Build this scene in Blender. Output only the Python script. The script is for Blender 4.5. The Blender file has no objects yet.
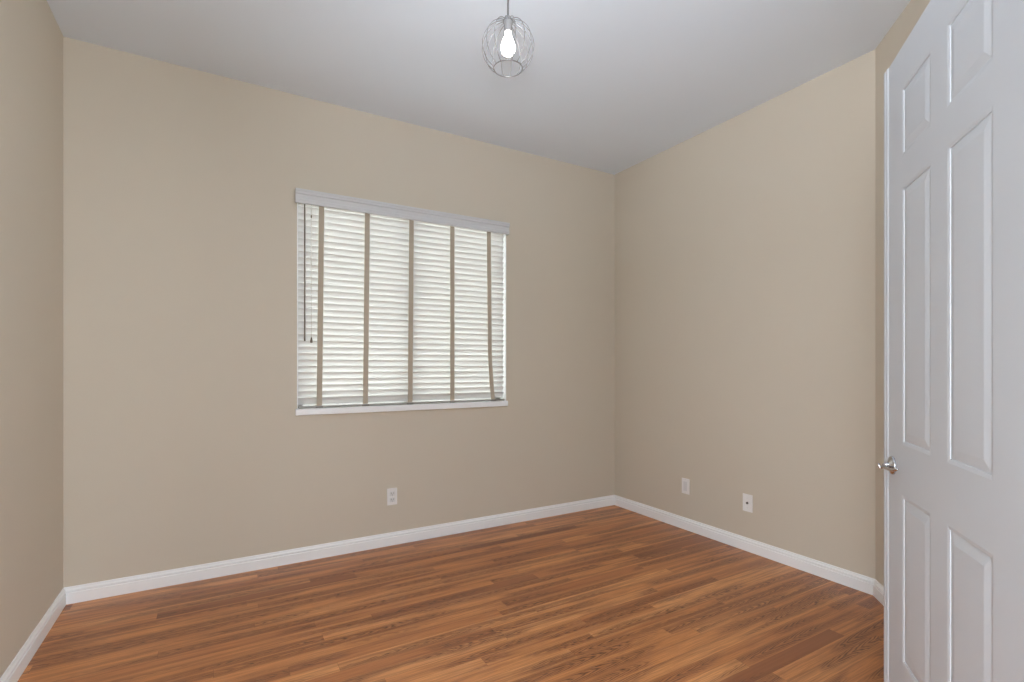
import bpy, bmesh, math
from mathutils import Vector, Matrix

C = bpy.context.scene
R = math.radians

# ------------------------------------------------------------------ camera, world, lights, exposure
FPX, HY, YAW, CAM_H = 504.65, 366.2, 30.263, 1.149
cam_d = bpy.data.cameras.new('camera')
cam = bpy.data.objects.new('camera', cam_d)
C.collection.objects.link(cam)
cam.location = (0, 0, CAM_H)
cam.rotation_euler = (R(90), 0, R(-YAW))
cam_d.sensor_fit = 'HORIZONTAL'
cam_d.sensor_width = 36
cam_d.lens = 36 * FPX / 1024
cam_d.shift_y = (HY - 341) / 1024
cam_d.clip_start = 0.02
C.camera = cam

w = bpy.data.worlds.new('overcast_sky')
C.world = w
w.use_nodes = True
bg = w.node_tree.nodes['Background']
bg.inputs[0].default_value = (1.0, 0.985, 0.96, 1)
bg.inputs[1].default_value = 9.0

def area(name, loc, rot, sx, sy, power, col=(1, 1, 1)):
    d = bpy.data.lights.new(name, 'AREA')
    d.shape = 'RECTANGLE'; d.size = sx; d.size_y = sy; d.energy = power; d.color = col
    o = bpy.data.objects.new(name, d); C.collection.objects.link(o)
    o.location = loc; o.rotation_euler = rot
    return o
# fill lamps added in the unseen hall behind the camera, and the photographer's flash bounced off the ceiling
area('hall_rear_fill', (2.95, -3.40, 1.35), (R(90), 0, 0), 0.8, 2.2, 66, (0.97, 0.985, 1.02))  # added fill aimed through the doorway at the left wall
area('hall_side_fill', (-4.40, -1.55, 1.35), (R(90), 0, R(-90)), 2.9, 2.2, 271, (0.96, 0.985, 1.03))  # added fill for the right wall and the door face
area('hall_ceiling_fill', (-0.4, -1.3, 2.72), (0, 0, 0), 2.0, 1.6, 39, (0.98, 0.99, 1.0))  # added fill over the hall floor, bounces up into the room
fl = bpy.data.lights.new('bounced_flash', 'SPOT')
fl.energy = 152; fl.spot_size = R(80); fl.spot_blend = 1.0; fl.shadow_soft_size = 0.08; fl.color = (0.90, 0.97, 1.09)
flo = bpy.data.objects.new('bounced_flash', fl); C.collection.objects.link(flo)
flo.location = (-0.02, -0.05, 1.40)
flo.rotation_euler = (Vector((0.85, 1.06, 2.74)) - flo.location).to_track_quat('-Z', 'Y').to_euler()

C.view_settings.view_transform = 'Standard'
C.view_settings.look = 'None'
C.view_settings.gamma = 1
C.view_settings.use_curve_mapping = False
C.view_settings.exposure = -0.07
C.cycles.max_bounces = 16
C.cycles.diffuse_bounces = 12
C.cycles.transparent_max_bounces = 24
C.cycles.use_denoising = True

# ------------------------------------------------------------------ the room's measures
XL, YB, XR, YC, H = -0.6424, 3.1937, 2.8510, 1.2681, 2.74    # left, back, right wall, start of the angled wall, ceiling
YF0, YF1 = 0.13, 0.25                                        # entry wall, hall face and room face
DX0, DX1, DH = -0.6424, 1.175, 2.60                           # double doorway in the entry wall, widened to admit hall light
XA = XR - (YC - YF1)                                         # where the angled wall meets the entry wall
WX0, WX1, WZ0, WZ1 = 0.403, 1.816, 0.880, 2.150              # window opening
T = 0.14

# ------------------------------------------------------------------ helpers
def lin(r, g, b):
    f = lambda c: (c / 255) / 12.92 if c / 255 <= 0.04045 else ((c / 255 + 0.055) / 1.055) ** 2.4
    return (f(r), f(g), f(b), 1)

def new_mat(name):
    m = bpy.data.materials.new(name); m.use_nodes = True
    return m, m.node_tree.nodes, m.node_tree.links, m.node_tree.nodes['Principled BSDF']

def simple(name, col, rough=0.5, metal=0.0, spec=0.5, bump=0.0, bscale=200, mott=0.0):
    m, n, l, p = new_mat(name)
    p.inputs['Roughness'].default_value = rough
    p.inputs['Metallic'].default_value = metal
    p.inputs['Specular IOR Level'].default_value = spec
    tc = n.new('ShaderNodeTexCoord')
    nz = n.new('ShaderNodeTexNoise'); nz.inputs['Scale'].default_value = 2.3; nz.inputs['Detail'].default_value = 3
    l.new(tc.outputs['Object'], nz.inputs['Vector'])
    mx = n.new('ShaderNodeMix'); mx.data_type = 'RGBA'
    mx.inputs[6].default_value = tuple(c * (1 - mott) for c in col[:3]) + (1,)
    mx.inputs[7].default_value = tuple(min(1, c * (1 + mott)) for c in col[:3]) + (1,)
    l.new(nz.outputs['Fac'], mx.inputs[0]); l.new(mx.outputs[2], p.inputs['Base Color'])
    if bump:
        b = n.new('ShaderNodeTexNoise'); b.inputs['Scale'].default_value = bscale; b.inputs['Detail'].default_value = 2
        l.new(tc.outputs['Object'], b.inputs['Vector'])
        bp = n.new('ShaderNodeBump'); bp.inputs['Strength'].default_value = bump; bp.inputs['Distance'].default_value = 0.001
        l.new(b.outputs['Fac'], bp.inputs['Height']); l.new(bp.outputs['Normal'], p.inputs['Normal'])
    return m

def obj(name, bm, mat, parent=None, smooth=False):
    bmesh.ops.recalc_face_normals(bm, faces=bm.faces[:])
    me = bpy.data.meshes.new(name); bm.to_mesh(me); bm.free()
    if smooth:
        for f in me.polygons: f.use_smooth = True
    for mm in (mat if isinstance(mat, (list, tuple)) else [mat]): me.materials.append(mm)
    o = bpy.data.objects.new(name, me); C.collection.objects.link(o)
    if parent: o.parent = parent
    return o

def tag(o, label, cat, group=None, kind=None):
    o['label'] = label; o['category'] = cat
    if group: o['group'] = group
    if kind: o['kind'] = kind
    return o

def empty(name, loc, rz=0):
    o = bpy.data.objects.new(name, None); C.collection.objects.link(o)
    o.location = loc; o.rotation_euler = (0, 0, rz); o.empty_display_size = 0.1
    return o

def box(bm, x0, x1, y0, y1, z0, z1, bev=0, mat=None):
    r = bmesh.ops.create_cube(bm, size=1)
    vs = r['verts']
    for v in vs:
        v.co = Vector((x0 if v.co.x < 0 else x1, y0 if v.co.y < 0 else y1, z0 if v.co.z < 0 else z1))
    if mat is not None: bmesh.ops.transform(bm, matrix=mat, verts=vs)
    if bev:
        es = list({e for v in vs for e in v.link_edges})
        bmesh.ops.bevel(bm, geom=es, offset=bev, segments=2, affect='EDGES', profile=0.5)

def prism(bm, poly, z0, z1):
    lo = [bm.verts.new((x, y, z0)) for x, y in poly]; hi = [bm.verts.new((x, y, z1)) for x, y in poly]
    bm.faces.new(lo); bm.faces.new(hi)
    for i in range(len(poly)):
        j = (i + 1) % len(poly); bm.faces.new((lo[i], lo[j], hi[j], hi[i]))

def lathe(bm, prof, segs=24, mat=None, cap=True):
    """prof: (r, z) from one end to the other, turned about z"""
    rings = []
    for r, z in prof:
        if r < 1e-6: rings.append([bm.verts.new((0, 0, z))])
        else: rings.append([bm.verts.new((r * math.cos(2 * math.pi * i / segs), r * math.sin(2 * math.pi * i / segs), z)) for i in range(segs)])
    for a, b in zip(rings, rings[1:]):
        for i in range(segs):
            j = (i + 1) % segs
            if len(a) == 1 and len(b) == 1: continue
            if len(a) == 1: bm.faces.new((a[0], b[i], b[j]))
            elif len(b) == 1: bm.faces.new((a[i], a[j], b[0]))
            else: bm.faces.new((a[i], a[j], b[j], b[i]))
    if cap:
        for r in (rings[0], rings[-1]):
            if len(r) > 2: bm.faces.new(r)
    if mat is not None:
        bmesh.ops.transform(bm, matrix=mat, verts=[v for r in rings for v in r])

def tube(bm, pts, rad, segs=8, closed=False):
    """rad: a number, or one (ra, rb) or number per point"""
    pts = [Vector(p) for p in pts]; n = len(pts)
    rings = []; up = None
    for i, p in enumerate(pts):
        a = pts[i - 1] if (i > 0 or closed) else p
        b = pts[(i + 1) % n] if (i < n - 1 or closed) else p
        t = (b - a).normalized()
        if up is None:
            up = Vector((0, 0, 1)) if abs(t.z) < 0.9 else Vector((1, 0, 0))
        s = t.cross(up).normalized(); up = s.cross(t).normalized()
        r = rad[i] if isinstance(rad, (list, tuple)) else rad
        ra, rb = r if isinstance(r, (list, tuple)) else (r, r)
        rings.append([bm.verts.new(p + s * ra * math.cos(2 * math.pi * k / segs) + up * rb * math.sin(2 * math.pi * k / segs)) for k in range(segs)])
    pairs = list(zip(rings, rings[1:])) + ([(rings[-1], rings[0])] if closed else [])
    for a, b in pairs:
        for k in range(segs):
            j = (k + 1) % segs; bm.faces.new((a[k], a[j], b[j], b[k]))
    if not closed:
        bm.faces.new(rings[0]); bm.faces.new(rings[-1])

# ------------------------------------------------------------------ materials
M_wall = simple('wall_paint', lin(208, 200, 185), 0.75, spec=0.25, bump=0.25, bscale=160, mott=0.012)
M_ceil = simple('ceiling_paint', lin(224, 233, 243), 0.85, spec=0.2, bump=0.2, bscale=120, mott=0.01)
M_hall = simple('hall_paint', lin(232, 232, 232), 0.8, spec=0.2)
M_tile = simple('pale_hall_bounce_tile', lin(205, 204, 202), 0.5, mott=0.03)  # pale so the unseen hall floor bounces neutral light to the ceiling
M_trim = simple('white_trim_paint', lin(244, 247, 249), 0.4, mott=0.01)
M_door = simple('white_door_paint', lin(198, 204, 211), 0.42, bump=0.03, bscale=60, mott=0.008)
M_valance = simple('white_valance_paint', lin(208, 210, 213), 0.45, mott=0.01)
M_vinyl = simple('white_window_vinyl', lin(235, 235, 233), 0.4)
M_tape = simple('beige_ladder_tape', lin(186, 176, 160), 0.9, spec=0.1, bump=0.4, bscale=700, mott=0.04)
M_wand = simple('grey_brown_wand', lin(112, 101, 88), 0.4)
M_cord = simple('pale_grey_cord', lin(205, 200, 192), 0.8)
M_dark = simple('dark_slot', lin(60, 58, 56), 0.6)
M_plate = simple('white_plate_plastic', lin(238, 238, 237), 0.35)
M_recept = simple('receptacle_plastic', lin(222, 223, 223), 0.4)
M_chrome = simple('polished_chrome', lin(200, 201, 204), 0.2, metal=1)
M_wire = simple('brushed_silver_wire', lin(150, 151, 154), 0.35, metal=0.7)
M_pcord = simple('grey_fabric_cord', lin(128, 128, 130), 0.8)
M_brass = simple('steel_hinge', lin(200, 200, 200), 0.3, metal=1)

def slat_mat():
    m, n, l, p = new_mat('white_slat')
    p.inputs['Base Color'].default_value = lin(230, 231, 230); p.inputs['Roughness'].default_value = 0.5
    tr = n.new('ShaderNodeBsdfTranslucent'); tr.inputs[0].default_value = (0.96, 0.955, 0.945, 1)
    mx = n.new('ShaderNodeMixShader'); mx.inputs[0].default_value = 0.16
    l.new(p.outputs[0], mx.inputs[1]); l.new(tr.outputs[0], mx.inputs[2])
    l.new(mx.outputs[0], n['Material Output'].inputs['Surface'])
    return m
M_slat = slat_mat()

def glass_mat():
    m, n, l, p = new_mat('window_glass')
    t = n.new('ShaderNodeBsdfTransparent'); t.inputs[0].default_value = (0.93, 0.95, 0.94, 1)
    g = n.new('ShaderNodeBsdfGlossy'); g.inputs['Roughness'].default_value = 0.02
    f = n.new('ShaderNodeFresnel'); f.inputs[0].default_value = 1.45
    mx = n.new('ShaderNodeMixShader')
    l.new(f.outputs[0], mx.inputs[0]); l.new(t.outputs[0], mx.inputs[1]); l.new(g.outputs[0], mx.inputs[2])
    l.new(mx.outputs[0], n['Material Output'].inputs['Surface'])
    return m
M_glass = glass_mat()

def bulb_mat():
    m, n, l, p = new_mat('glowing_bulb_glass')
    p.inputs['Base Color'].default_value = (0.95, 0.95, 0.95, 1)
    p.inputs['Emission Color'].default_value = (1.0, 0.97, 0.93, 1)
    p.inputs['Emission Strength'].default_value = 17
    return m
M_bulb = bulb_mat()

def floor_mat():
    m, n, l, p = new_mat('oak_strip_laminate')
    def math_(op, a, b=None, c=None):
        x = n.new('ShaderNodeMath'); x.operation = op
        for i, v in enumerate((a, b, c)):
            if v is None: continue
            if isinstance(v, (int, float)): x.inputs[i].default_value = v
            else: l.new(v, x.inputs[i])
        return x.outputs[0]
    def comb(x, y, z=0):
        c = n.new('ShaderNodeCombineXYZ')
        for i, v in enumerate((x, y, z)):
            if isinstance(v, (int, float)): c.inputs[i].default_value = v
            else: l.new(v, c.inputs[i])
        return c.outputs[0]
    def noise(vec, scale, detail=2, rough=0.5, dist=0.0):
        t = n.new('ShaderNodeTexNoise'); t.inputs['Scale'].default_value = scale; t.inputs['Detail'].default_value = detail
        t.inputs['Roughness'].default_value = rough; t.inputs['Distortion'].default_value = dist
        l.new(vec, t.inputs['Vector']); return t.outputs['Fac']
    def ramp(fac, stops):
        r = n.new('ShaderNodeValToRGB'); e = r.color_ramp.elements
        while len(e) < len(stops): e.new(0.5)
        for el, (pos, col) in zip(e, stops): el.position = pos; el.color = col
        l.new(fac, r.inputs[0]); return r.outputs[0]
    def mix(fac, a, b, mode='MIX'):
        x = n.new('ShaderNodeMix'); x.data_type = 'RGBA'; x.blend_type = mode
        if isinstance(fac, (int, float)): x.inputs[0].default_value = fac
        else: l.new(fac, x.inputs[0])
        for i, v in ((6, a), (7, b)):
            if isinstance(v, tuple): x.inputs[i].default_value = v
            else: l.new(v, x.inputs[i])
        return x.outputs[2]
    tc = n.new('ShaderNodeTexCoord'); sp = n.new('ShaderNodeSeparateXYZ'); l.new(tc.outputs['Object'], sp.inputs[0])
    X, Y = sp.outputs[0], sp.outputs[1]
    W, L = 0.0635, 1.15
    v = math_('DIVIDE', Y, W); row = math_('FLOOR', v); fv = math_('SUBTRACT', v, row)
    wn = n.new('ShaderNodeTexWhiteNoise'); wn.noise_dimensions = '1D'; l.new(row, wn.inputs['W'])
    u = math_('ADD', math_('DIVIDE', X, L), math_('MULTIPLY', wn.outputs['Value'], 9.0))
    u = math_('ADD', u, math_('MULTIPLY', math_('SINE', math_('MULTIPLY', u, 2.1)), 0.22))
    col = math_('FLOOR', u); fu = math_('SUBTRACT', u, col)
    wid = n.new('ShaderNodeTexWhiteNoise'); wid.noise_dimensions = '2D'; l.new(comb(row, col), wid.inputs['Vector'])
    ID = wid.outputs['Value']; sc = n.new('ShaderNodeSeparateColor'); l.new(wid.outputs['Color'], sc.inputs[0])
    I2, I3 = sc.outputs[1], sc.outputs[2]
    # cathedral figure: nested arches along the middle of a strip, its own for every strip
    gx = math_('ADD', X, math_('MULTIPLY', ID, 71.0)); gy = math_('ADD', math_('MULTIPLY', fv, W), math_('MULTIPLY', I2, 13.0))
    wob = noise(comb(math_('MULTIPLY', gx, 3.0), math_('MULTIPLY', gy, 22.0), I2), 1.0, 2.5, 0.5)
    wob2 = noise(comb(math_('MULTIPLY', gx, 14.0), math_('MULTIPLY', gy, 90.0), I3), 1.0, 2, 0.5)
    cen = math_('MULTIPLY', math_('SUBTRACT', fv, math_('ADD', 0.3, math_('MULTIPLY', I2, 0.4))), 2.0)
    cen = math_('ADD', cen, math_('MULTIPLY', math_('SUBTRACT', wob, 0.5), 0.7))
    arch = math_('MULTIPLY', math_('POWER', math_('ABSOLUTE', cen), 1.25), math_('SUBTRACT', math_('MULTIPLY', math_('GREATER_THAN', I3, 0.5), 9.0), 4.5))
    ph = math_('ADD', math_('ADD', math_('MULTIPLY', gx, 15.0), arch), math_('ADD', math_('MULTIPLY', wob, 5.0), math_('MULTIPLY', wob2, 1.3)))
    ring = ramp(math_('FRACT', ph), [(0.0, (0.55, 0.55, 0.55, 1)), (0.12, (1, 1, 1, 1)), (0.42, (0.25, 0.25, 0.25, 1)), (0.75, (0, 0, 0, 1)), (1.0, (0.55, 0.55, 0.55, 1))])
    patch = noise(comb(math_('MULTIPLY', gx, 1.7), math_('MULTIPLY', gy, 9.0), ID), 1.0, 1, 0.4)
    figure = math_('MULTIPLY', ramp(patch, [(0.41, (0, 0, 0, 1)), (0.51, (1, 1, 1, 1))]), ramp(math_('ABSOLUTE', cen), [(0.55, (1, 1, 1, 1)), (0.95, (0.1, 0.1, 0.1, 1))]))
    fine = noise(comb(math_('MULTIPLY', gx, 9.0), math_('MULTIPLY', gy, 330.0), I3), 1.0, 3, 0.6)
    streak = noise(comb(math_('MULTIPLY', gx, 1.3), math_('MULTIPLY', gy, 60.0), I2), 1.0, 3, 0.55)
    light = lin(236, 172, 113); midc = lin(208, 139, 84); dark = lin(142, 87, 55); deep = lin(80, 49, 37)
    base = ramp(ID, [(0.0, lin(158, 99, 63)), (0.08, lin(186, 119, 73)), (0.35, midc), (0.75, lin(217, 148, 91)), (1.0, lin(228, 162, 104))])
    c1 = mix(ramp(streak, [(0.46, (0, 0, 0, 1)), (0.70, (0.65, 0.65, 0.65, 1))]), base, dark)
    c1 = mix(math_('MULTIPLY', figure, 0.30), c1, dark)
    c2 = mix(math_('MULTIPLY', math_('MULTIPLY', ring, figure), 0.95), c1, deep)
    c3 = mix(math_('MULTIPLY', ramp(fine, [(0.38, (1, 1, 1, 1)), (0.58, (0, 0, 0, 1))]), 0.42), c2, dark)
    # hairline joints
    ev = math_('MULTIPLY', math_('MINIMUM', fv, math_('SUBTRACT', 1.0, fv)), W)
    eu = math_('MULTIPLY', math_('MINIMUM', fu, math_('SUBTRACT', 1.0, fu)), L)
    j = math_('LESS_THAN', math_('MINIMUM', ev, eu), 0.0007)
    c4 = mix(math_('MULTIPLY', j, 0.45), c3, deep)
    l.new(c4, p.inputs['Base Color'])
    l.new(math_('ADD', 0.30, math_('MULTIPLY', fine, 0.10)), p.inputs['Roughness'])
    p.inputs['Specular IOR Level'].default_value = 0.5
    bp = n.new('ShaderNodeBump'); bp.inputs['Strength'].default_value = 0.06; bp.inputs['Distance'].default_value = 0.001
    l.new(fine, bp.inputs['Height']); l.new(bp.outputs['Normal'], p.inputs['Normal'])
    return m
M_floor = floor_mat()

# ------------------------------------------------------------------ the shell
def struct(name, bm, mat, label, cat):
    return tag(obj(name, bm, mat), label, cat, kind='structure')

HX0, HX1, HY0 = -4.45, 3.4, -3.45           # the hall behind the camera
bm = bmesh.new(); box(bm, XL - T, XR + T, YF0, YB + T, -0.1, 0)
struct('floor', bm, M_floor, 'reddish brown oak strip laminate floor with a satin sheen', 'floor')
bm = bmesh.new(); box(bm, HX0 - T, HX1 + T, HY0 - T, YF0, -0.1, 0)
struct('floor_hall', bm, M_tile, 'unseen hall floor behind the camera, made pale to bounce light', 'floor')
bm = bmesh.new(); box(bm, HX0 - T, HX1 + T, HY0 - T, YB + T, H, H + 0.1)
struct('ceiling', bm, M_ceil, 'flat plain white painted ceiling over the empty room', 'ceiling')

bm = bmesh.new(); box(bm, XL - T, XL, YF1, YB + T, 0, H)
struct('wall_left', bm, M_wall, 'narrow visible beige wall running along the left edge, without outlets', 'wall')

bm = bmesh.new()                           # back wall: one slab with a real window opening
xs = [XL, WX0, WX1, XR + T]; zs = [0, WZ0, WZ1, H]
def slab_with_hole(bm, xs, zs, y0, y1, holes):
    V = {}
    def v(i, k, s):
        if (i, k, s) not in V: V[i, k, s] = bm.verts.new((xs[i], (y0, y1)[s], zs[k]))
        return V[i, k, s]
    solid = lambda i, k: 0 <= i < len(xs) - 1 and 0 <= k < len(zs) - 1 and (i, k) not in holes
    for i in range(len(xs) - 1):
        for k in range(len(zs) - 1):
            if not solid(i, k): continue
            for s in (0, 1): bm.faces.new((v(i, k, s), v(i + 1, k, s), v(i + 1, k + 1, s), v(i, k + 1, s)))
            for (di, dk), (p, q) in {(-1, 0): ((i, k), (i, k + 1)), (1, 0): ((i + 1, k), (i + 1, k + 1)), (0, -1): ((i, k), (i + 1, k)), (0, 1): ((i, k + 1), (i + 1, k + 1))}.items():
                if not solid(i + di, k + dk):
                    bm.faces.new((v(*p, 0), v(*q, 0), v(*q, 1), v(*p, 1)))
slab_with_hole(bm, xs, zs, YB, YB + T, {(1, 1)})
struct('wall_back', bm, M_wall, 'wide beige wall holding the window with blinds', 'wall')

bm = bmesh.new(); prism(bm, [(XR, YC), (XR, YB), (XR + T, YB), (XR + T, YC - 0.06)], 0, H)
struct('wall_right', bm, M_wall, 'beige wall on the right holding two small white plates', 'wall')
k = T / math.sqrt(2)
bm = bmesh.new(); prism(bm, [(XR, YC), (XR + T, YC - 0.06), (XA + T + 0.02, YF1 - 0.02), (XA, YF1)], 0, H)
struct('wall_angled', bm, M_wall, 'narrow beige wall set at an angle just behind the open door', 'wall')

bm = bmesh.new()
slab_with_hole(bm, [HX0, DX0, DX1 + 0.0, HX1], [0, DH, H], YF0, YF1, {(1, 0)})
struct('wall_front', bm, M_wall, 'beige entry wall with a wide doorway, beside the camera', 'wall')
bm = bmesh.new(); box(bm, HX1, HX1 + T, HY0, YF0, 0, H)
struct('wall_hall_right', bm, M_hall, 'white hall wall beyond the doorway, behind the camera', 'wall')
bm = bmesh.new()
slab_with_hole(bm, [HX0, 1.2, 2.0, HX1], [0, 0.9, 1.9, H], HY0 - T, HY0, {(1, 1)})
struct('wall_hall_rear', bm, M_hall, 'white hall wall with a small opening added to let sky light in, behind the camera', 'wall')
bm = bmesh.new(); box(bm, HX0 - T, HX0, HY0, YF0, 0, H)
struct('wall_hall_left', bm, M_hall, 'white hall wall at the far left end, behind the camera', 'wall')

# baseboards: stepped profile, mitred at every corner
BH, BT = 0.081, 0.0125
PROF = [(0, 0), (BT, 0), (BT, 0.052), (BT - 0.0045, 0.0535), (BT - 0.0045, 0.0560), (BT - 0.0020, 0.0585), (BT - 0.0020, 0.066), (BT - 0.0065, 0.0715), (BT - 0.0075, 0.0775), (0.0042, BH - 0.0008), (0.0030, BH), (0, BH)]
def baseboard(name, a, b, ma, mb, label):
    """a, b on the wall's foot; ma, mb: plan vectors the profile is offset along at each end (mitre)"""
    bm = bmesh.new()
    ra = [bm.verts.new((a[0] + ma[0] * d, a[1] + ma[1] * d, z)) for d, z in PROF]
    rb = [bm.verts.new((b[0] + mb[0] * d, b[1] + mb[1] * d, z)) for d, z in PROF]
    for i in range(len(PROF)):
        j = (i + 1) % len(PROF); bm.faces.new((ra[i], ra[j], rb[j], rb[i]))
    bm.faces.new(ra); bm.faces.new(rb)
    return struct(name, bm, M_trim, label, 'baseboard')
g = 0.0006
t8 = math.tan(R(22.5))
baseboard('baseboard_left', (XL, YF1), (XL, YB - g), (1, 0), (1, -1), 'short white baseboard along the left beige wall')
baseboard('baseboard_back', (XL + g, YB), (XR - g, YB), (1, -1), (-1, -1), 'long white baseboard running under the window')
baseboard('baseboard_right', (XR, YB - g), (XR, YC + g), (-1, -1), (-1, t8), 'white baseboard below the two plates on the right wall')
s2 = math.sqrt(0.5)
baseboard('baseboard_angled', (XR - g, YC - g), (XA, YF1), (-1, t8), (-1, 0), 'short white baseboard beside the open door')

# doorway casing on the entry wall's room side and its jamb lining
bm = bmesh.new()
for x0, x1, z0, z1 in ((DX1 + 0.012, DX1 + 0.074, 0, DH + 0.062), (DX0, DX1 + 0.012, DH, DH + 0.062)):
    box(bm, x0, x1, YF1, YF1 + 0.014, z0, z1, 0.003)
struct('trim_1', bm, M_trim, 'white casing around the wide doorway', 'trim')

# ------------------------------------------------------------------ window
win = empty('window_1', (0, 0, 0)); tag(win, 'white framed sliding window behind the slatted blinds', 'window', kind='structure')
bm = bmesh.new()                           # white lining of the recess
box(bm, WX0, WX0 + 0.004, YB + 0.001, YB + T - 0.05, WZ0, WZ1)
box(bm, WX1 - 0.004, WX1, YB + 0.001, YB + T - 0.05, WZ0, WZ1)
box(bm, WX0, WX1, YB + 0.001, YB + T - 0.05, WZ1 - 0.004, WZ1)
obj('jamb_lining', bm, M_trim, win)
bm = bmesh.new()
fy0, fy1, fw = YB + 0.088, YB + T - 0.005, 0.045
box(bm, WX0, WX0 + fw, fy0, fy1, WZ0, WZ1, 0.003); box(bm, WX1 - fw, WX1, fy0, fy1, WZ0, WZ1, 0.003)
box(bm, WX0, WX1, fy0, fy1, WZ0, WZ0 + fw, 0.003); box(bm, WX0, WX1, fy0, fy1, WZ1 - fw, WZ1, 0.003)
xm = (WX0 + WX1) / 2
box(bm, xm - 0.028, xm + 0.028, fy0, fy1, WZ0, WZ1, 0.003)
obj('window_frame', bm, M_vinyl, win)
for a, b in ((WX0 + fw - 0.005, xm - 0.024), (xm + 0.024, WX1 - fw + 0.005)):
    bm = bmesh.new(); box(bm, a, b, fy0 + 0.02, fy0 + 0.024, WZ0 + fw - 0.005, WZ1 - fw + 0.005); obj('pane', bm, M_glass, win)
bm = bmesh.new(); box(bm, WX0 - 0.010, WX1 + 0.004, YB - 0.020, YB - 0.0005, 0.860, 0.8985, 0.004)
box(bm, WX0, WX1, YB - 0.006, YB + 0.088, 0.8805, 0.8985, 0.0015)
obj('window_sill', bm, M_trim, win)

# ------------------------------------------------------------------ blinds
SX0, SX1 = WX0 + 0.0075, WX1 - 0.0155
blind = empty('window_blind', ((SX0 + SX1) / 2, YB, 0.9))
tag(blind, 'white slatted blind with beige ladder tapes covering the window', 'blind')
def bpart(name, bm, mat, smooth=False, parent=None):
    o = obj(name, bm, mat, parent or blind, smooth)
    if parent is None: o.matrix_parent_inverse = Matrix.Translation(-Vector(blind.location))
    return o
# valance: moulded front board with returned ends
VX0, VX1, VZ0, VZ1, VD = 0.3905, 1.8185, 2.100, 2.181, 0.046
prof = [(0.026, VZ0), (0.040, VZ0), (0.042, VZ0 + 0.003), (0.042, VZ0 + 0.022), (0.0375, VZ0 + 0.026), (0.0375, VZ0 + 0.050), (0.043, VZ0 + 0.055),
        (0.043, VZ0 + 0.066), (VD, VZ0 + 0.070), (VD, VZ1 - 0.001), (VD - 0.001, VZ1), (0.026, VZ1)]
bm = bmesh.new()
ra = [bm.verts.new((VX0, YB - d, z)) for d, z in prof]; rb = [bm.verts.new((VX1, YB - d, z)) for d, z in prof]
for i in range(len(prof)):
    j = (i + 1) % len(prof); bm.faces.new((ra[i], ra[j], rb[j], rb[i]))
bm.faces.new(ra); bm.faces.new(rb)
for x0, x1 in ((VX0 + 0.020, VX0 + 0.029), (VX1 - 0.010, VX1 - 0.001)): box(bm, x0, x1, YB - 0.030, YB - 0.0005, VZ0 + 0.001, VZ1 - 0.001)
bpart('valance', bm, M_valance)
bm = bmesh.new(); box(bm, SX0, SX1, YB + 0.004, YB + 0.050, WZ1 - 0.046, WZ1 - 0.006, 0.003); bpart('headrail', bm, M_vinyl)
# slats: shallow crowned strips, room edge tilted up
PITCH, NS, SWID, TILT, ZTOP = 0.0377, 32, 0.050, R(-58), 2.1076
SY = YB + 0.022
bm = bmesh.new()
NSEG = 6
for i in range(NS):
    zc = ZTOP - i * PITCH + 0.004
    top = []; bot = []
    for q in range(NSEG + 1):
        a = (q / NSEG - 0.5) * SWID; crown = 0.0032 * (1 - (2 * q / NSEG - 1) ** 2)
        # a runs from the outer (high) edge to the room (low) edge
        dy = -a * math.cos(TILT) - crown * math.sin(TILT); dz = -a * math.sin(TILT) + crown * math.cos(TILT)
        top.append((dy, dz)); bot.append((dy + 0.0030 * math.sin(TILT), dz - 0.0030 * math.cos(TILT)))
    loop = top + bot[::-1]
    va = [bm.verts.new((SX0, SY + y, zc + z)) for y, z in loop]; vb = [bm.verts.new((SX1, SY + y, zc + z)) for y, z in loop]
    for q in range(len(loop)):
        j = (q + 1) % len(loop); bm.faces.new((va[q], va[j], vb[j], vb[q]))
    bm.faces.new(va); bm.faces.new(vb)
bpart('slats', bm, M_slat)
bm = bmesh.new(); box(bm, SX0, SX1, SY - 0.024, SY + 0.016, 0.8995, 0.9125, 0.003)
bpart('bottom_rail', bm, simple('grey_bottom_rail', lin(158, 157, 151), 0.5))
TY = YB - 0.0005
zt, zb = VZ0 + 0.01, 0.902
tapes = [(0.5395, 0.527), (0.8125, 0.8005), (1.100, 1.0905), (1.390, 1.390), (1.672, 1.707)]
for k, (xt, xb) in enumerate(tapes):
    bm = bmesh.new(); N = 14; prev = None
    for q in range(N + 1):
        f = q / N; z = zt + (zb - zt) * f
        x = xt + (xb - xt) * (f if k < 4 else (0.35 * f + 0.65 * max(0, (f - 0.7) / 0.3) ** 1.6))
        y = TY + 0.0008 * math.sin(q * 1.7 + k)
        cur = [bm.verts.new((x + sx * 0.0155, y + sy, z)) for sx, sy in ((-1, 0), (1, 0), (1, 0.0009), (-1, 0.0009))]
        if prev:
            for a in range(4): bm.faces.new((prev[a], prev[(a + 1) % 4], cur[(a + 1) % 4], cur[a]))
        else: bm.faces.new(cur)
        prev = cur
    bm.faces.new(prev)
    tp = bpart('ladder_tape', bm, M_tape)
    bm = bmesh.new(); box(bm, xb - 0.021, xb + 0.021, YB - 0.006, YB + 0.008, 0.899, 0.910, 0.002)
    o = obj('tape_clip', bm, simple('grey_clip', lin(128, 124, 118), 0.5), tp)
    o.matrix_parent_inverse = Matrix.Identity(4)
bm = bmesh.new()
wx, wy = 0.4435, YB - 0.012
tube(bm, [(wx, wy, 2.105), (wx, wy, 2.06), (wx, wy, 1.33), (wx, wy, 1.302), (wx, wy, 1.297)], [0.0032, 0.0042, 0.0042, 0.0052, 0.004], 8)
bpart('tilt_wand', bm, M_wand, True)
bm = bmesh.new()
cx, cy = 0.481, YB - 0.008
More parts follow.
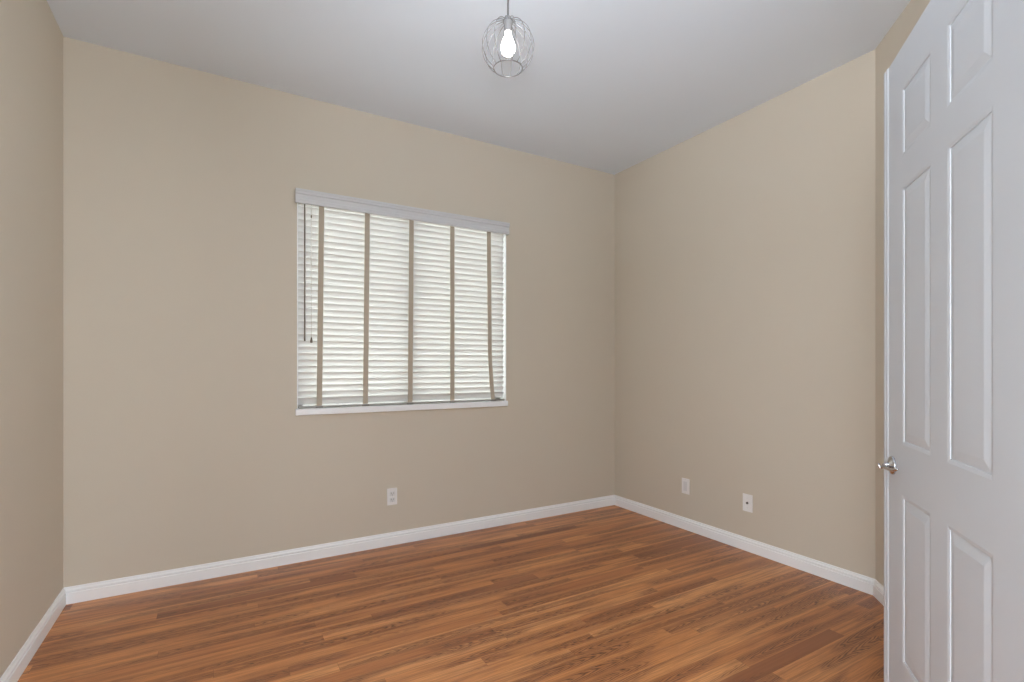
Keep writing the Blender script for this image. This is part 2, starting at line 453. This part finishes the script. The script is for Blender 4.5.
tube(bm, [(cx, cy, 2.11), (cx, cy, 1.7), (cx, cy, 1.315)], 0.0013, 6)
cord = bpart('lift_cord', bm, M_cord, True)
bm = bmesh.new(); lathe(bm, [(0, 0.010), (0.0035, 0.008), (0.004, 0), (0.0035, -0.008), (0, -0.010)], 10, Matrix.Translation((cx, cy, 2.037)))
obj('cord_joiner', bm, M_wand, cord, True)
bm = bmesh.new(); lathe(bm, [(0, 0.018), (0.003, 0.016), (0.0065, 0), (0.0075, -0.012), (0.006, -0.016), (0, -0.017)], 12, Matrix.Translation((cx, cy, 1.304)))
obj('tassel', bm, M_wand, cord, True)

# ------------------------------------------------------------------ six-panel door standing open
AZ = 51.29
LW, LT, LZ0, LZ1 = 0.74, 0.035, 0.010, 2.035
door = empty('door_1', (1.1673, 0.2850, 0), R(90 - AZ))
tag(door, 'white six-panel door standing open on the right with a chrome lever', 'door', kind='structure')
def u_(s): return 0.73 - s
us = sorted([0, u_(0.60), u_(0.405), u_(0.315), u_(0.123), LW])
zsd = [LZ0, 0.325, 0.792, 0.932, 1.645, 1.730, 1.920, LZ1]
bm = bmesh.new()
for side, yf in ((1, 0.0), (-1, -LT)):
    V = {}
    def v(i, k):
        if (i, k) not in V: V[i, k] = bm.verts.new((us[i], yf, zsd[k]))
        return V[i, k]
    for i in range(5):
        for k in range(7):
            ring = [v(i, k), v(i + 1, k), v(i + 1, k + 1), v(i, k + 1)]
            if i in (1, 3) and k in (1, 3, 5):
                for inset, dep in ((0.0005, 0.0001), (0.0090, 0.0016), (0.0095, 0.0034), (0.0110, 0.0036), (0.0120, 0.0034), (0.033, 0.0002), (0.035, 0.0)):
                    a0, a1, b0, b1 = us[i] + inset, us[i + 1] - inset, zsd[k] + inset, zsd[k + 1] - inset
                    nr = [bm.verts.new((x, yf - side * dep, z)) for x, z in ((a0, b0), (a1, b0), (a1, b1), (a0, b1))]
                    for q in range(4): bm.faces.new((ring[q], ring[(q + 1) % 4], nr[(q + 1) % 4], nr[q]))
                    ring = nr
            bm.faces.new(ring)
    if side == 1: VF = V
    else: VB = V
rim = [(i, 0) for i in range(5)] + [(5, k) for k in range(7)] + [(i, 7) for i in range(5, 0, -1)] + [(0, k) for k in range(7, 0, -1)]
for a, b in zip(rim, rim[1:] + rim[:1]): bm.faces.new((VF[a], VF[b], VB[b], VB[a]))
obj('door_leaf', bm, M_door, door)
# flat moulding that covers the meeting edge
bm = bmesh.new()
e0, e1 = u_(0.018), u_(-0.019)
apro = [(e0, 0.0003), (e0 + 0.0005, 0.0008), (e0 + 0.006, 0.0034), (e0 + 0.014, 0.0036), (e0 + 0.0155, 0.0026), (e0 + 0.020, 0.0026), (e0 + 0.0215, 0.0038), (e1 - 0.003, 0.0038), (e1, 0.003), (e1, 0.0003)]
lo = [bm.verts.new((x, y, LZ0)) for x, y in apro]; hi = [bm.verts.new((x, y, LZ1)) for x, y in apro]
bm.faces.new(lo); bm.faces.new(hi)
for i in range(len(apro)):
    j = (i + 1) % len(apro); bm.faces.new((lo[i], lo[j], hi[j], hi[i]))
obj('astragal', bm, M_door, door)
HZ, HU = 0.861, u_(0.052)
def lever_set(sgn, y0):
    rot = Matrix.Translation((HU, y0, HZ)) @ Matrix.Rotation(R(-90 * sgn), 4, 'X')
    bm = bmesh.new(); lathe(bm, [(0.0265, 0), (0.0265, 0.003), (0.024, 0.0065), (0.017, 0.009), (0.0115, 0.011), (0.0105, 0.012)], 32, rot)
    ros = obj('door_handle', bm, M_chrome, door, True)
    bm = bmesh.new()
    P = lambda du, off, dz: (HU + du, y0 + sgn * off, HZ + dz)
    tube(bm, [P(0, 0.010, 0.002), P(0, 0.017, 0.001), P(0, 0.025, -0.003)], [0.0075, 0.006, 0.005], 12)
    tube(bm, [P(-0.098, 0.017, 0.006), P(-0.092, 0.018, 0.003), P(-0.070, 0.020, -0.002), P(-0.040, 0.022, -0.005), P(-0.012, 0.024, -0.005), P(0.001, 0.0255, -0.007), P(0.003, 0.028, -0.010), P(0.004, 0.0305, -0.010),
              P(0.004, 0.0325, -0.006), P(0.004, 0.0335, 0.001), P(0.004, 0.0335, 0.003)], [0.002, 0.0036, 0.0042, 0.0045, 0.005, 0.0048, 0.0042, 0.0038, 0.0034, 0.003, 0.0016], 12)
    obj('lever', bm, M_chrome, ros, True)
lever_set(1, 0.0); lever_set(-1, -LT)
for z in (0.22, 1.02, 1.84):
    bm = bmesh.new(); lathe(bm, [(0, -0.047), (0.004, -0.046), (0.0055, -0.044), (0.0055, 0.044), (0.004, 0.046), (0, 0.047)], 12, Matrix.Translation((-0.004, -LT - 0.004, z)))
    box(bm, -0.0015, 0.0, -LT, -0.006, z - 0.044, z + 0.044)
    obj('hinge', bm, M_brass, door)

# ------------------------------------------------------------------ wire globe pendant lamp
PX, PY, PZ, PR = 1.044, 1.822, 2.477, 0.108
lamp = empty('pendant_lamp', (PX, PY, H))
tag(lamp, 'silver wire globe pendant lamp with a glowing bulb hanging from the ceiling', 'lamp')
def lpart(name, bm, mat, smooth=True, parent=None): return obj(name, bm, mat, parent or lamp, smooth)
zc = PZ - H
bm = bmesh.new(); lathe(bm, [(0.058, 0), (0.058, -0.006), (0.052, -0.017), (0.03, -0.024), (0.008, -0.026), (0.006, -0.034), (0, -0.034)], 32); lpart('ceiling_canopy', bm, M_wire)
bm = bmesh.new(); tube(bm, [(0, 0, -0.03), (0, 0, -0.09), (0, 0, zc + PR + 0.008)], 0.0042, 8); lpart('cord', bm, M_pcord)
bm = bmesh.new(); lathe(bm, [(0.0045, 0.022), (0.008, 0.020), (0.011, 0.010), (0.017, 0.006), (0.0195, 0.0), (0.0195, -0.010), (0.0165, -0.012), (0.0165, -0.042), (0.014, -0.046), (0, -0.046)], 24, Matrix.Translation((0, 0, zc + PR)))
lpart('socket', bm, simple('grey_socket', lin(150, 150, 151), 0.5))
bm = bmesh.new()
NW = 16; a0, a1 = math.asin(0.021 / PR), math.pi - math.asin(0.060 / PR)
for i in range(NW):
    th = 2 * math.pi * (i + 0.35) / NW
    tube(bm, [(PR * math.sin(a0 + (a1 - a0) * q / 20) * math.cos(th), PR * math.sin(a0 + (a1 - a0) * q / 20) * math.sin(th), zc + PR * math.cos(a0 + (a1 - a0) * q / 20)) for q in range(21)], 0.00165, 6)
for r, z, rad in ((0.060, zc - math.sqrt(PR ** 2 - 0.060 ** 2), 0.0024), (0.021, zc + PR * math.cos(a0), 0.002)):
    tube(bm, [(r * math.cos(2 * math.pi * q / 40), r * math.sin(2 * math.pi * q / 40), z) for q in range(40)], rad, 6, closed=True)
lpart('wire_globe', bm, M_wire)
bm = bmesh.new()
zb_ = zc + PR - 0.046
lathe(bm, [(0.0125, 0.004), (0.013, -0.006), (0.016, -0.020), (0.024, -0.040), (0.0295, -0.058), (0.030, -0.068), (0.027, -0.082), (0.019, -0.093), (0.009, -0.0985), (0, -0.100)], 24, Matrix.Translation((0, 0, zb_)))
lpart('bulb', bm, M_bulb)

# ------------------------------------------------------------------ wall plates
def wall_plate(name, loc, rz, label, kind):
    """local frame: plate on the plane y = 0, facing -y"""
    t = empty(name, loc, rz); tag(t, label, 'outlet')
    bm = bmesh.new(); box(bm, -0.033, 0.033, -0.0055, 0, -0.054, 0.054, 0.0022); obj('plate', bm, M_plate, t)
    if kind == 'duplex':
        for zc in (0.0195, -0.0195):
            bm = bmesh.new(); box(bm, -0.0165, 0.0165, -0.0072, -0.004, zc - 0.0145, zc + 0.0145, 0.004)
            rc = obj('receptacle', bm, M_recept, t)
            bm = bmesh.new()
            for x, hh in ((-0.0065, 0.0045), (0.0065, 0.0038)): box(bm, x - 0.0013, x + 0.0013, -0.0076, -0.006, zc - hh + 0.003, zc + hh + 0.003)
            box(bm, -0.0024, 0.0024, -0.0076, -0.006, zc - 0.0105, zc - 0.006)
            obj('slots', bm, M_dark, rc)
        sc = [0]
    elif kind == 'decora':
        bm = bmesh.new(); box(bm, -0.0165, 0.0165, -0.0075, -0.004, -0.0335, 0.0335, 0.0015); rc = obj('insert', bm, M_recept, t)
        sc = [0.0475, -0.0475]
    else:
        bm = bmesh.new()
        rx = Matrix.Rotation(R(90), 4, 'X')
        lathe(bm, [(0.0075, 0.004), (0.0075, 0.008), (0.0055, 0.0085), (0.0055, 0.0135), (0.0035, 0.0138), (0, 0.0138)], 16, rx)
        obj('coaxial_jack', bm, simple('dark_jack_metal', lin(88, 86, 84), 0.4, metal=0.6), t)
        sc = [0.030, -0.030]
    for z in sc:
        bm = bmesh.new(); lathe(bm, [(0.0028, 0.004), (0.0028, 0.0062), (0.0018, 0.0068), (0, 0.0069)], 12, Matrix.Translation((0, 0, z)) @ Matrix.Rotation(R(90), 4, 'X'))
        obj('screw', bm, M_recept, t)
    return t
wall_plate('electrical_outlet', (0.9695, YB, 0.311), 0, 'white duplex outlet on the back wall below the window', 'duplex')
wall_plate('wall_jack', (XR, 2.4545, 0.304), R(-90), 'white plate with pale upright centre, nearer the back corner of the right wall', 'decora')
wall_plate('cable_outlet', (XR, 1.9730, 0.2985), R(-90), 'white plate with one dark round jack on the right wall, nearer the door', 'coax')
